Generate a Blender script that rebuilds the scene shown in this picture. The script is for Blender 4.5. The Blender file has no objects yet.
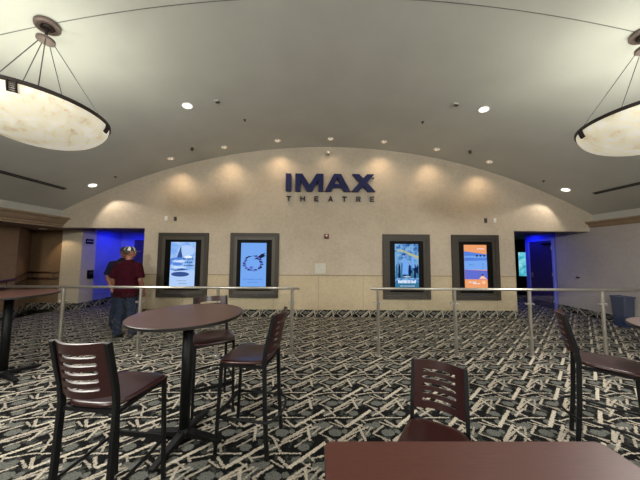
import bpy, bmesh, math, random
from mathutils import Vector, Matrix
random.seed(7)
S = bpy.context.scene
COL = S.collection
R = math.radians
PI = math.pi

# ------------------------------------------------------------------ camera, world, exposure
cd = bpy.data.cameras.new('camera'); cam = bpy.data.objects.new('camera', cd); COL.objects.link(cam)
cd.sensor_fit = 'HORIZONTAL'; cd.sensor_width = 36.0; cd.lens = 36.0*240/640
cd.clip_start = .05; cd.clip_end = 100
_y, _p, _r = R(.48), R(3.81), R(.4)
fw = Vector((math.sin(_y)*math.cos(_p), math.cos(_y)*math.cos(_p), math.sin(_p)))
rt = Vector((math.cos(_y), -math.sin(_y), 0)); up = rt.cross(fw)
r2 = rt*math.cos(_r) + up*math.sin(_r); u2 = -rt*math.sin(_r) + up*math.cos(_r)
m = Matrix((r2, u2, -fw)).transposed().to_4x4(); m.translation = Vector((-.33, 0, 1.64))
cam.matrix_world = m
S.camera = cam
W = bpy.data.worlds.new('world'); S.world = W; W.use_nodes = True
W.node_tree.nodes['Background'].inputs[0].default_value = (.5, .5, .5, 1)
W.node_tree.nodes['Background'].inputs[1].default_value = .05
S.view_settings.view_transform = 'Standard'; S.view_settings.look = 'None'
S.view_settings.exposure = 0.0; S.view_settings.gamma = 1.0
S.view_settings.use_curve_mapping = False

# light levels (watts) used by the lamp builders further down
P_PENDANT = 40      # lamp inside each hanging bowl
P_BOWLDOWN = 75      # what the alabaster passes downwards
P_WASH = 46          # wall washers
P_WASH_DIM = 20
P_DOWN = 55          # bright recessed downlights
P_REAR = 85          # added fill spots behind the camera, without fixtures
P_BLUE = 17

# ------------------------------------------------------------------ materials
def lin(c):
    return tuple((x/255/12.92 if x/255 <= .04045 else ((x/255+.055)/1.055)**2.4) for x in c) + (1,)

class NT:
    def __init__(s, mat): s.t = mat.node_tree; s.n = s.t.nodes
    def new(s, typ, **k):
        n = s.n.new(typ)
        for a, b in k.items(): setattr(n, a, b)
        return n
    def link(s, a, b): s.t.links.new(a, b)
    def math(s, op, a, b=None, c=None, clamp=False):
        n = s.n.new('ShaderNodeMath'); n.operation = op; n.use_clamp = clamp
        for i, v in enumerate((a, b, c)):
            if v is None: continue
            if isinstance(v, (int, float)): n.inputs[i].default_value = v
            else: s.link(v, n.inputs[i])
        return n.outputs[0]
    def vec(s, op, a, b=None, c=None):
        n = s.n.new('ShaderNodeVectorMath'); n.operation = op
        for i, v in enumerate((a, b, c)):
            if v is None: continue
            if isinstance(v, (tuple, list)): n.inputs[i].default_value = v
            else: s.link(v, n.inputs[i])
        return n
    def mix(s, f, a, b, blend='MIX'):
        n = s.n.new('ShaderNodeMix'); n.data_type = 'RGBA'; n.blend_type = blend
        for i, v in ((0, f), (6, a), (7, b)):
            if isinstance(v, (int, float)): n.inputs[i].default_value = v
            elif isinstance(v, (tuple, list)): n.inputs[i].default_value = v
            else: s.link(v, n.inputs[i])
        return n.outputs[2]
    def noise(s, scale, detail=3, vec=None, rough=.5):
        n = s.n.new('ShaderNodeTexNoise'); n.inputs['Scale'].default_value = scale
        n.inputs['Detail'].default_value = detail; n.inputs['Roughness'].default_value = rough
        if vec is not None: s.link(vec, n.inputs['Vector'])
        return n
    def ramp(s, f, stops):
        n = s.n.new('ShaderNodeValToRGB')
        e = n.color_ramp.elements
        while len(e) < len(stops): e.new(.5)
        for q, (p, c) in zip(e, stops): q.position = p; q.color = c
        s.link(f, n.inputs[0]); return n.outputs[0]

def base(name, col=(128, 128, 128), rough=.5, metal=0, coat=0, spec=None):
    m = bpy.data.materials.new(name); m.use_nodes = True
    b = m.node_tree.nodes['Principled BSDF']
    b.inputs['Base Color'].default_value = lin(col); b.inputs['Roughness'].default_value = rough
    b.inputs['Metallic'].default_value = metal; b.inputs['Coat Weight'].default_value = coat
    if spec is not None: b.inputs['Specular IOR Level'].default_value = spec
    return m, NT(m), b

def varied(name, c1, c2, scale=8, rough=.5, metal=0, coat=0, bump=0, bscale=60, detail=4, spec=None, coord='pos'):
    m, t, b = base(name, c1, rough, metal, coat, spec)
    g = t.new('ShaderNodeNewGeometry').outputs['Position']
    if coord == 'obj': g = t.new('ShaderNodeTexCoord').outputs['Object']
    n = t.noise(scale, detail, g)
    t.link(t.ramp(n.outputs[0], [(.3, lin(c1)), (.7, lin(c2))]), b.inputs['Base Color'])
    if bump:
        n2 = t.noise(bscale, 3, g); bp = t.new('ShaderNodeBump'); bp.inputs['Strength'].default_value = bump
        bp.inputs['Distance'].default_value = .01
        t.link(n2.outputs[0], bp.inputs['Height']); t.link(bp.outputs[0], b.inputs['Normal'])
    return m

def emit(name, col, s=1.0):
    m = bpy.data.materials.new(name); m.use_nodes = True; t = m.node_tree
    t.nodes.remove(t.nodes['Principled BSDF'])
    e = t.nodes.new('ShaderNodeEmission'); e.inputs[0].default_value = lin(col); e.inputs[1].default_value = s
    t.links.new(e.outputs[0], t.nodes['Material Output'].inputs[0]); return m

def wood(name, c1, c2, rough=.3, coat=.3, axis=(1, 9, 9), scale=6):
    m, t, b = base(name, c1, rough, 0, coat)
    b.inputs['Coat Roughness'].default_value = .12
    o = t.new('ShaderNodeTexCoord').outputs['Object']
    mp = t.new('ShaderNodeMapping'); mp.inputs['Scale'].default_value = axis; t.link(o, mp.inputs[0])
    n = t.noise(scale, 6, mp.outputs[0], .65)
    t.link(t.ramp(n.outputs[0], [(.3, lin(c1)), (.7, lin(c2))]), b.inputs['Base Color'])
    return m

def wall_paint(name, c1, c2, wains=False, c3=None):
    m, t, b = base(name, c1, .85)
    g = t.new('ShaderNodeNewGeometry').outputs['Position']
    n = t.noise(1.3, 4, g); n1 = t.noise(14, 5, g, .7)
    f = t.math('MULTIPLY_ADD', n1.outputs[0], .55, t.math('MULTIPLY', n.outputs[0], .45))
    col = t.ramp(f, [(.35, lin(c1)), (.65, lin(c2))])
    if wains:
        sx = t.new('ShaderNodeSeparateXYZ'); t.link(g, sx.inputs[0])
        low = t.math('LESS_THAN', sx.outputs[2], 1.10)
        # panel joints every 1.22 m, plus a shallow horizontal joint
        px = t.math('PINGPONG', t.math('ADD', sx.outputs[0], .31), .61)
        j = t.math('LESS_THAN', px, .006)
        j = t.math('MULTIPLY', j, low)
        warm = t.mix(low, (1, 1, 1, 1), (1.04, 1.0, .86, 1))
        col = t.mix(1.0, col, warm, 'MULTIPLY')
        col = t.mix(t.math('MULTIPLY', j, .45), col, (.12, .10, .07, 1))
    t.link(col, b.inputs['Base Color'])
    n2 = t.noise(45, 4, g, .7); bp = t.new('ShaderNodeBump'); bp.inputs['Strength'].default_value = .35
    bp.inputs['Distance'].default_value = .012
    t.link(n2.outputs[0], bp.inputs['Height']); t.link(bp.outputs[0], b.inputs['Normal'])
    return m

TX, TY = .495, .447   # carpet repeat
STROKES = [  # x0,y0,x1,y1,halfwidth,shade (1 = cream, .6 = dim)
 (0, 0, .29, .25, .019, 1.0), (-.325, .085, -.135, .135, .009, .85), (-.135, .135, .085, .135, .009, .9),
 (-.09, -.175, .165, .035, .014, .8), (-.18, .31, -.09, .15, .012, .7), (-.10, .10, -.005, .0, .014, .75),
 (.125, -.01, .155, -.175, .015, .85), (-.265, -.08, -.12, -.175, .009, .7), (-.16, .07, -.04, .0, .010, .7),
 (-.127, .02, -.25, -.08, .013, .75), (-.10, .255, .05, .36, .012, .75), (.05, .36, .225, .455, .012, .7),
 (.20, .05, .13, .13, .010, .6), (.02, .20, .13, .30, .011, .6),
 (-.21, .16, -.02, .28, .012, .8), (.17, -.10, .25, .0, .010, .65), (.06, .075, .20, -.02, .009, .7), (-.03, -.19, .08, -.10, .010, .65)]
BLOBS = [(-.11, -.075, .062, .045), (.235, .01, .06, .04), (.10, .20, .05, .04), (-.02, -.06, .028, .028),
         (-.20, .03, .045, .04), (.06, .07, .05, .035), (-.17, .20, .05, .035), (.17, .36, .05, .04)]

def carpet(name, wallstrip=None):
    m, t, b = base(name, (30, 30, 30), .95, spec=.1)
    g = t.new('ShaderNodeNewGeometry').outputs['Position']
    sx = t.new('ShaderNodeSeparateXYZ'); t.link(g, sx.inputs[0])
    cb = t.new('ShaderNodeCombineXYZ')
    if wallstrip == 'x':       # strip on a wall running along x
        t.link(sx.outputs[0], cb.inputs[0]); t.link(sx.outputs[2], cb.inputs[1])
    elif wallstrip == 'y':
        t.link(sx.outputs[1], cb.inputs[0]); t.link(sx.outputs[2], cb.inputs[1])
    else:
        t.link(sx.outputs[0], cb.inputs[0]); t.link(sx.outputs[1], cb.inputs[1])
    p0 = cb.outputs[0]
    # fibre wobble
    nz = t.noise(60, 2, g); wob = t.vec('SCALE', t.vec('SUBTRACT', nz.outputs[1], (.5, .5, .5)).outputs[0])
    wob.inputs['Scale'].default_value = .03
    flat = t.vec('MULTIPLY', wob.outputs[0], (1, 1, 0)).outputs[0]
    p = t.vec('ADD', p0, flat).outputs[0]
    p = t.vec('SUBTRACT', p, (-.046, 2.423, 0)).outputs[0]
    best = None
    for x0, y0, x1, y1, hw, sh in STROKES:
        hw *= .82
        cx, cy = (x0+x1)/2, (y0+y1)/2; L = math.hypot(x1-x0, y1-y0); dx, dy = (x1-x0)/L, (y1-y0)/L
        q = t.vec('SUBTRACT', p, (cx, cy, 0)).outputs[0]
        q = t.vec('WRAP', q, (TX/2, TY/2, 1), (-TX/2, -TY/2, -1)).outputs[0]
        h = L/2
        a = t.math('ABSOLUTE', t.vec('DOT_PRODUCT', q, (dx/h, dy/h, 0)).outputs['Value'])
        c = t.math('ABSOLUTE', t.vec('DOT_PRODUCT', q, (-dy/hw, dx/hw, 0)).outputs['Value'])
        v = t.math('MULTIPLY', t.math('LESS_THAN', t.math('MAXIMUM', a, c), 1.0), sh)
        best = v if best is None else t.math('MAXIMUM', best, v)
    bl = None
    for x, y, rx, ry in BLOBS:
        q = t.vec('SUBTRACT', p, (x, y, 0)).outputs[0]
        q = t.vec('WRAP', q, (TX/2, TY/2, 1), (-TX/2, -TY/2, -1)).outputs[0]
        q = t.vec('MULTIPLY', q, (1/rx, 1/ry, 0)).outputs[0]
        v = t.math('LESS_THAN', t.vec('LENGTH', q).outputs['Value'], 1.0)
        bl = v if bl is None else t.math('MAXIMUM', bl, v)
    fine = t.noise(95, 3, g, .7); 
    fl = t.ramp(fine.outputs[0], [(.36, (.18, .18, .18, 1)), (.56, (1.15, 1.15, 1.15, 1))])
    pt = t.noise(11, 4, g, .65)
    ground = t.mix(t.ramp(pt.outputs[0], [(.53, (0, 0, 0, 1)), (.58, (1, 1, 1, 1))]), lin((18, 18, 18)), lin((62, 63, 60)))
    c = t.mix(bl, ground, lin((98, 99, 94)))
    cream = t.mix(best, lin((60, 56, 52)), lin((188, 178, 162)))
    c = t.mix(t.math('GREATER_THAN', best, .1), c, cream)
    c = t.mix(.8, c, t.mix(1.0, c, fl, 'MULTIPLY'))
    t.link(c, b.inputs['Base Color'])
    bp = t.new('ShaderNodeBump'); bp.inputs['Strength'].default_value = .4; bp.inputs['Distance'].default_value = .004
    t.link(fine.outputs[0], bp.inputs['Height']); t.link(bp.outputs[0], b.inputs['Normal'])
    return m

M = {}
M['carpet'] = carpet('patterned_carpet'); M['carpet_x'] = carpet('carpet_base_x', 'x'); M['carpet_y'] = carpet('carpet_base_y', 'y')
M['wall'] = wall_paint('stucco_wall', (171, 158, 141), (190, 177, 159), True)
M['wall_r'] = wall_paint('mauve_grey_wall', (158, 150, 146), (172, 164, 158))
M['wall_l'] = wall_paint('tan_wall', (112, 88, 62), (128, 102, 74))
M['pier'] = wall_paint('pier_wall', (178, 166, 144), (192, 180, 158))
M['ceil'] = varied('ceiling_paint', (182, 181, 174), (190, 189, 182), 1.5, .9, bump=.06, bscale=90)
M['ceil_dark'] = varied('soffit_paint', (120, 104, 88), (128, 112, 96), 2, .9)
M['crown'] = varied('crown_moulding_paint', (138, 116, 92), (150, 128, 102), 5, .55)
M['blue_wall'] = varied('blue_accent_paint', (112, 118, 205), (122, 128, 215), 3, .7)
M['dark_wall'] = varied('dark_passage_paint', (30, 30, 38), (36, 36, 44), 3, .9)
M['door'] = varied('dark_door_paint', (46, 38, 76), (52, 42, 84), 3, .5)
M['seam'] = varied('ceiling_joint', (104, 104, 98), (114, 114, 108), 6, .9)
M['black_metal'] = varied('black_powder_coated_steel', (7, 8, 10), (11, 12, 14), 30, .55, 0, coord='obj', spec=.25)
M['steel'] = varied('brushed_stainless_steel', (176, 172, 164), (196, 192, 184), 40, .3, .9, coord='obj')
M['cable'] = varied('dark_steel_cable', (62, 60, 60), (74, 72, 72), 40, .4, .6, coord='obj')
M['bronze'] = varied('brushed_bronze', (104, 90, 86), (118, 102, 96), 20, .45, .35, coord='obj')
M['dark_bronze'] = varied('dark_bronze', (46, 38, 38), (58, 48, 46), 20, .45, .4, coord='obj')
M['seat'] = wood('mahogany_seat', (38, 14, 14), (50, 19, 18), .34, .15, (9, 1.2, 9))
M['back'] = wood('mahogany_back', (34, 11, 13), (46, 15, 16), .34, .15, (1.2, 9, 9))
M['table'] = wood('reddish_brown_laminate', (66, 35, 30), (80, 44, 37), .42, .1, (1.5, 16, 16), 9)
M['table_round'] = wood('brown_laminate', (62, 39, 33), (76, 49, 42), .42, .12, (16, 1.5, 16), 9)
M['edge'] = varied('black_rubber_edging', (20, 17, 18), (26, 22, 22), 30, .4, coord='obj')
M['letter_blue'] = varied('navy_blue_acrylic', (5, 13, 66), (7, 16, 74), 10, .45, spec=.3)
M['letter_black'] = varied('black_acrylic', (12, 12, 16), (18, 18, 22), 10, .35)
M['frame'] = varied('brown_grey_display_frame', (50, 45, 38), (58, 53, 45), 30, .55, .1)
M['frame_in'] = varied('light_inner_frame', (68, 62, 54), (76, 70, 62), 30, .5)
M['bezel'] = varied('black_bezel', (4, 4, 5), (6, 6, 7), 20, .6, spec=.15)
M['white'] = varied('white_plastic', (214, 212, 204), (224, 222, 214), 20, .5)
M['beige_plate'] = varied('pale_cover_plate', (184, 182, 170), (192, 190, 178), 20, .5)
M['dark_plastic'] = varied('dark_plastic', (52, 48, 44), (60, 56, 52), 20, .5)
M['red'] = varied('dark_red_plastic', (96, 28, 26), (108, 34, 30), 20, .4)
M['rail_wood'] = wood('dark_handrail_wood', (52, 26, 20), (66, 34, 26), .4, .2)
M['bin'] = varied('blue_plastic', (20, 40, 76), (26, 48, 86), 8, .5)
M['black'] = varied('black_void', (8, 8, 8), (12, 12, 12), 8, .9)
M['skin'] = varied('skin', (110, 70, 55), (124, 80, 63), 20, .55)
M['maroon'] = varied('maroon_cotton', (34, 3, 12), (46, 6, 17), 12, .95, bump=.3, bscale=25, spec=.1)
M['denim'] = varied('blue_denim', (24, 33, 50), (38, 48, 68), 18, .95, spec=.15, bump=.3, bscale=40)
M['navy'] = varied('dark_navy_cotton', (20, 20, 34), (28, 28, 44), 12, .95, spec=.1)
M['shoe'] = varied('dark_leather', (24, 22, 24), (34, 30, 30), 12, .6)
M['cap_black'] = varied('black_cap_cloth', (22, 22, 26), (30, 30, 34), 30, .9)
M['cap_white'] = varied('white_cap_cloth', (165, 162, 155), (180, 178, 170), 30, .9)
M['hair'] = varied('dark_hair', (40, 30, 24), (54, 42, 34), 60, .8)
M['lens'] = emit('lit_lamp_lens', (255, 250, 238), 2.2)
M['lens_warm'] = emit('warm_lamp_lens', (255, 226, 190), .75)
M['lens_dim'] = emit('weak_lamp_lens', (215, 200, 180), .42)

# glass of the balustrade: thin sheet, clear with a fresnel reflection
gm = bpy.data.materials.new('clear_guard_glass'); gm.use_nodes = True; t = NT(gm)
t.n.remove(t.n['Principled BSDF'])
gg = t.new('ShaderNodeNewGeometry'); cth = t.math('ABSOLUTE', t.vec('DOT_PRODUCT', gg.outputs['Normal'], gg.outputs['Incoming']).outputs['Value'])
frs = t.math('MULTIPLY_ADD', t.math('POWER', t.math('SUBTRACT', 1.0, cth), 5.0), .96, .035)
tr = t.new('ShaderNodeBsdfTransparent'); tr.inputs[0].default_value = (.975, .985, .98, 1)
gl = t.new('ShaderNodeBsdfGlossy'); gl.inputs['Roughness'].default_value = .03
mx = t.new('ShaderNodeMixShader'); t.link(frs, mx.inputs[0]); t.link(tr.outputs[0], mx.inputs[1]); t.link(gl.outputs[0], mx.inputs[2])
t.link(mx.outputs[0], t.n['Material Output'].inputs[0]); M['glass'] = gm

# alabaster: lit stone bowl
am = bpy.data.materials.new('lit_alabaster'); am.use_nodes = True; t = NT(am)
b = t.n['Principled BSDF']
o = t.new('ShaderNodeTexCoord').outputs['Object']
n1 = t.noise(6.5, 7, o, .7); n2 = t.noise(1.7, 3, o); n2.inputs['Distortion'].default_value = .5
c = t.ramp(n1.outputs[0], [(.28, lin((188, 174, 140))), (.46, lin((222, 213, 188))), (.64, lin((240, 236, 220)))])
vein = t.math('LESS_THAN', t.math('ABSOLUTE', t.math('SUBTRACT', n2.outputs[0], .5)), .004)
c = t.mix(t.math('MULTIPLY', vein, .18), c, lin((150, 120, 80)))
t.link(c, b.inputs['Base Color']); b.inputs['Roughness'].default_value = .4
t.link(c, b.inputs['Emission Color']); b.inputs['Emission Strength'].default_value = .5
M['alabaster'] = am

# ------------------------------------------------------------------ mesh helpers
def link_mesh(name, bm, mat, parent=None, smooth=False, bevel=0, loc=None):
    me = bpy.data.meshes.new(name)
    bmesh.ops.recalc_face_normals(bm, faces=bm.faces)
    bm.to_mesh(me); bm.free()
    o = bpy.data.objects.new(name, me); COL.objects.link(o)
    for mm in (mat if isinstance(mat, list) else [mat]): me.materials.append(mm)
    if smooth:
        for p in me.polygons: p.use_smooth = True
    if bevel:
        bv = o.modifiers.new('bevel', 'BEVEL'); bv.width = bevel; bv.segments = 2; bv.limit_method = 'ANGLE'; bv.angle_limit = R(40)
    if parent: o.parent = parent
    if loc: o.location = loc
    return o

def box(bm, x0, x1, y0, y1, z0, z1, mat=None):
    v = [bm.verts.new((x, y, z)) for z in (z0, z1) for y in (y0, y1) for x in (x0, x1)]
    for f in ((0, 1, 3, 2), (4, 6, 7, 5), (0, 4, 5, 1), (2, 3, 7, 6), (0, 2, 6, 4), (1, 5, 7, 3)):
        bm.faces.new([v[i] for i in f])
    if mat is not None: bmesh.ops.transform(bm, matrix=mat, verts=v)
    return v

def loft(bm, rings, cap=True, closed=False):
    vs = [[bm.verts.new(p) for p in r] for r in rings]
    n = len(vs[0]); k = len(vs)
    for i in range(k if closed else k-1):
        a, b_ = vs[i], vs[(i+1) % k]
        for j in range(n): bm.faces.new((a[j], a[(j+1) % n], b_[(j+1) % n], b_[j]))
    if cap and not closed: bm.faces.new(vs[0][::-1]); bm.faces.new(vs[-1])
    return vs

def tube(bm, pts, r, seg=10, square=False, closed=False, cap=True, hint=None):
    """pts list, r = number, list of numbers or of (rx, ry)"""
    pts = [Vector(p) for p in pts]; n = len(pts); rings = []
    ref = Vector(hint) if hint else None
    prev = None
    for i, p in enumerate(pts):
        if closed: d = (pts[(i+1) % n]-pts[i-1])
        else: d = (pts[min(i+1, n-1)]-pts[max(i-1, 0)])
        d.normalize()
        if ref is not None: x = ref - d*ref.dot(d)
        elif prev is not None: x = prev - d*prev.dot(d)
        else:
            a = Vector((0, 0, 1)) if abs(d.z) < .9 else Vector((1, 0, 0)); x = a.cross(d)
        x.normalize(); y = d.cross(x); prev = x
        rr = r[i] if isinstance(r, (list, tuple)) and not (len(r) == 2 and n != 2 and not isinstance(r[0], tuple)) else r
        rx, ry = rr if isinstance(rr, (tuple, list)) else (rr, rr)
        if square: ring = [p + x*rx*sx + y*ry*sy for sx, sy in ((-1, -1), (1, -1), (1, 1), (-1, 1))]
        else: ring = [p + x*rx*math.cos(2*PI*k/seg) + y*ry*math.sin(2*PI*k/seg) for k in range(seg)]
        rings.append(ring)
    return loft(bm, rings, cap, closed)

def lathe(bm, prof, seg=32, c=(0, 0, 0), cap=True):
    rings = [[(c[0]+r*math.cos(2*PI*k/seg), c[1]+r*math.sin(2*PI*k/seg), c[2]+z) for k in range(seg)] for r, z in prof]
    return loft(bm, rings, cap)

def poly_extrude(bm, pts, f, depth):
    """pts 2D, f maps (u,v,w)->3D"""
    a = [bm.verts.new(f(u, v, 0)) for u, v in pts]; b_ = [bm.verts.new(f(u, v, depth)) for u, v in pts]
    bm.faces.new(a[::-1]); bm.faces.new(b_); n = len(pts)
    for i in range(n): bm.faces.new((a[i], a[(i+1) % n], b_[(i+1) % n], b_[i]))

def empty(name, loc=(0, 0, 0), rz=0):
    o = bpy.data.objects.new(name, None); COL.objects.link(o); o.location = loc; o.rotation_euler = (0, 0, rz)
    o.empty_display_size = .1; return o

def tag(o, label=None, cat=None, group=None, kind=None):
    if label: o['label'] = label
    if cat: o['category'] = cat
    if group: o['group'] = group
    if kind: o['kind'] = kind
    return o

def copy_tree(o, parent=None, loc=None, rz=None):
    c = o.copy(); COL.objects.link(c)
    if parent: c.parent = parent
    if loc is not None: c.location = loc
    if rz is not None: c.rotation_euler = (0, 0, rz)
    for ch in list(o.children): copy_tree(ch, c)
    return c

def struct(name, bm, mat, label=None, **k):
    o = link_mesh(name, bm, mat, **k); o['kind'] = 'structure'
    if label: o['label'] = label
    return o

def new(): return bmesh.new()

# ------------------------------------------------------------------ the room
RV, TOP = 15.35, 4.72
def vz(x): return TOP - RV + math.sqrt(RV*RV - x*x)
YW = 6.6; YB = -6.0; XV = 7.36; HZ = 2.37

bm = new(); box(bm, -12.5, 10.5, YB-.2, 11.2, -.1, 0); struct('floor', bm, M['carpet'], 'black carpet with cream and grey criss-cross strokes')

# vault
bm = new(); N = 72
xs = [-XV + 2*XV*i/N for i in range(N+1)]
lower = [(x, vz(x)) for x in xs]; upper = [(x, vz(x)+.15) for x in reversed(xs)]
poly_extrude(bm, lower+upper, lambda u, v, w: (u, YB+w, v), YW-YB+.3)
struct('ceiling', bm, M['ceil'], 'pale grey barrel vaulted ceiling', smooth=False)

# end wall under the vault, with the two side openings
bm = new()
arch = [(x, vz(x)+.05) for x in reversed([-XV-.12+(2*XV+.24)*i/N for i in range(N+1)])]
pts = [(-5.09, 0), (5.12, 0), (5.12, HZ), (XV+.12, HZ)] + arch + [(-XV-.12, HZ), (-5.09, HZ)]
poly_extrude(bm, pts, lambda u, v, w: (u, YW+w, v), .25)
struct('wall_back', bm, M['wall'], 'tall textured beige wall with an arched top')
# shallow bead on top of the wainscot
bm = new(); box(bm, -5.09, 5.12, YW-.008, YW+.01, 1.10, 1.125)
struct('trim_1', bm, varied('wainscot_bead', (140, 124, 96), (148, 132, 104), 8, .7), 'thin bead along the beige wall')
# carpet base strips
bm = new(); box(bm, -5.09, 5.12, YW-.015, YW+.01, 0, .19); struct('baseboard_back', bm, M['carpet_x'])
bm = new(); box(bm, 7.23, 7.26, YB, 7.60, 0, .19); struct('baseboard_right', bm, M['carpet_y'])
bm = new(); box(bm, -7.47, -7.435, 7.3, 9.5, 0, .19); struct('baseboard_left', bm, M['carpet_y'])
bm = new(); box(bm, -8.04, -7.45, 7.285, 7.33, 0, .19); struct('baseboard_pier', bm, M['carpet_x'])

# right wall, from behind the viewer to the dark passage (door hole at 7.68-8.52 is closed by the door itself)
bm = new(); box(bm, 7.25, 7.45, YB, 7.585, 0, HZ+.1); struct('wall_right', bm, M['wall_r'], 'mauve grey side wall')
bm = new(); box(bm, 7.26, 7.45, 7.585, 8.72, 0, HZ+.25)
struct('wall_door_right', bm, M['blue_wall'], 'blue lit wall around the right door')
# bulkhead fascias and crown mouldings
for s, nm in ((-1, 'left'), (1, 'right')):
    bm = new(); x0, x1 = sorted((s*7.36, s*7.6)); box(bm, x0, x1, YB, YW, HZ, vz(7.36)+.15)
    struct('wall_fascia_%s' % nm, bm, M['ceil'], 'plain band between vault and crown moulding')
    bm = new()
    prof = [(7.37, 2.64), (7.14, 2.64), (7.13, 2.61), (7.15, 2.585), (7.19, 2.57), (7.22, 2.52), (7.265, 2.47), (7.30, 2.45), (7.30, 2.415), (7.33, 2.40), (7.33, 2.36), (7.44, 2.36), (7.44, 2.64)]
    poly_extrude(bm, [(s*a, b_) for a, b_ in prof], lambda u, v, w: (u, YB+w, v), YW-YB-.002)
    struct('trim_%d' % (2 if s < 0 else 3), bm, M['crown'], 'tan crown moulding along the %s side' % nm)
# left: low ceiling beyond the crown, pier, tan wall and its angled return, side wall of the vestibule
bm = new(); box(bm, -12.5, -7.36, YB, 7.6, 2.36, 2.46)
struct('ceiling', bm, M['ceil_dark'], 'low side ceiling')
bm = new(); box(bm, -8.05, -7.45, 7.30, 7.5, 0, 2.40); struct('wall_pier', bm, M['pier'], 'beige pier beside the left vestibule')
bm = new(); poly_extrude(bm, [(-8.04, 7.33), (-9.0, 7.33), (-8.12, 6.30), (-8.12, 1.5), (-8.32, 1.5), (-8.32, 6.22), (-9.4, 7.5), (-8.04, 7.5)], lambda u, v, w: (u, v, w), 2.40)
bmesh.ops.triangulate(bm, faces=[f for f in bm.faces if len(f.verts) > 4], ngon_method='EAR_CLIP')
struct('wall_left', bm, M['wall_l'], 'tan wall behind the handrail')
bm = new(); poly_extrude(bm, [(-8.04, 7.32), (-8.985, 7.32), (-8.105, 6.30), (-8.105, 1.5), (-8.125, 1.5), (-8.125, 6.31), (-9.02, 7.34), (-8.04, 7.34)], lambda u, v, w: (u, v, w), .19)
bmesh.ops.triangulate(bm, faces=[f for f in bm.faces if len(f.verts) > 4], ngon_method='EAR_CLIP')
struct('baseboard_angled', bm, M['carpet_y'])
bm = new(); box(bm, -8.97, -8.04, 7.312, 7.325, 0, .19); struct('baseboard_tan', bm, M['carpet_x'])
bm = new(); box(bm, -12.5, -12.3, YB, 7.5, 0, 2.46); struct('wall_far_left', bm, M['wall_l'])
bm = new(); box(bm, -7.62, -7.45, 7.5, 7.76, 0, HZ+.2); box(bm, -7.62, -7.45, 7.3, 7.5, HZ, HZ+.2)
struct('wall_vestibule_left', bm, M['pier'])
bm = new(); box(bm, -7.62, -7.455, 7.76, 8.75, 0, HZ+.2); box(bm, -7.62, -4.9, 8.75, 8.9, 0, HZ+.2)
struct('wall_vestibule_blue', bm, M['blue_wall'], 'blue lit walls of the left vestibule')
bm = new(); box(bm, -5.09, -4.9, YW+.25, 8.75, 0, HZ+.2); struct('wall_vestibule_side', bm, M['pier'])
# ceilings of both vestibules
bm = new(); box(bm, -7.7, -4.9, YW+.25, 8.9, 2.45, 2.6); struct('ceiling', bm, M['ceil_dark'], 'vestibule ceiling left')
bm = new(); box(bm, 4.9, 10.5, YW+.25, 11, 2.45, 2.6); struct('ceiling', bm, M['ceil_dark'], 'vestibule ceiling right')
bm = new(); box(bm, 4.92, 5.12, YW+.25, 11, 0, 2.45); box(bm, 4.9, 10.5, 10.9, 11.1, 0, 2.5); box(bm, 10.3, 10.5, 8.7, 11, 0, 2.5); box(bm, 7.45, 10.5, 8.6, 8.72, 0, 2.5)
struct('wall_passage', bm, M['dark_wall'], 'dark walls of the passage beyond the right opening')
bm = new(); box(bm, -12.5, 10.5, YB-.2, YB, 0, 5)
struct('wall_front', bm, M['wall'])

# ceiling joint across the vault, through both pendants
bm = new()
for i in range(N):
    a, c_ = xs[i], xs[i+1]
    q = [(a, 2.652, vz(a)-.002), (c_, 2.652, vz(c_)-.002), (c_, 2.662, vz(c_)-.002), (a, 2.662, vz(a)-.002)]
    q2 = [(x, y, z+.006) for x, y, z in q]
    loft(bm, [q, q2])
struct('trim_4', bm, M['seam'], 'fine joint running across the vaulted ceiling')

# doors
def door_right():
    d = empty('door_1', (7.25, 8.10, 0)); d['kind'] = 'structure'; d['label'] = 'dark door in the blue lit frame on the right'
    bm = new(); box(bm, -.03, .02, -.40, .40, .01, 2.19); link_mesh('door_leaf', bm, M['door'], d, bevel=.004)
    bm = new(); box(bm, -.04, .02, -.455, -.405, 0, 2.25); box(bm, -.04, .02, .405, .455, 0, 2.25); box(bm, -.04, .02, -.405, .405, 2.195, 2.25)
    link_mesh('door_frame', bm, M['blue_wall'], d)
    bm = new(); box(bm, -.045, -.03, .31, .36, .95, 1.13); tube(bm, [(-.04, .335, 1.04), (-.09, .335, 1.04), (-.09, .24, 1.04)], .01, 8)
    link_mesh('door_handle', bm, M['steel'], d)
    for z in (.25, 1.1, 1.95):
        bm = new(); tube(bm, [(-.04, -.40, z-.05), (-.04, -.40, z+.05)], .012, 8); link_mesh('hinge', bm, M['steel'], d)
    bm = new(); box(bm, -.09, -.03, -.38, -.12, 2.06, 2.12); link_mesh('door_closer', bm, M['bezel'], d)
door_right()
def door_left():
    d = empty('door_2', (-6.0, 8.75, 0)); d['kind'] = 'structure'; d['label'] = 'dark door in the blue vestibule behind the two men'
    bm = new(); box(bm, -.95, -.005, -.03, .02, .01, 2.17); link_mesh('door_leaf', bm, M['door'], d, bevel=.004)
    bm = new(); box(bm, .005, .95, -.03, .02, .01, 2.17); link_mesh('door_leaf', bm, M['door'], d, bevel=.004)
    bm = new(); box(bm, -1.0, -.955, -.04, .02, 0, 2.22); box(bm, .955, 1.0, -.04, .02, 0, 2.22); box(bm, -.955, .955, -.04, .02, 2.175, 2.22)
    link_mesh('door_frame', bm, M['blue_wall'], d)
    for s in (-1, 1):
        bm = new(); box(bm, s*.06-.02, s*.06+.02, -.045, -.03, .95, 1.2); tube(bm, [(s*.06, -.04, 1.0), (s*.06, -.08, 1.0), (s*.06, -.08, 1.15), (s*.06, -.04, 1.15)], .009, 8)
        link_mesh('door_handle', bm, M['steel'], d)
door_left()

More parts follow.
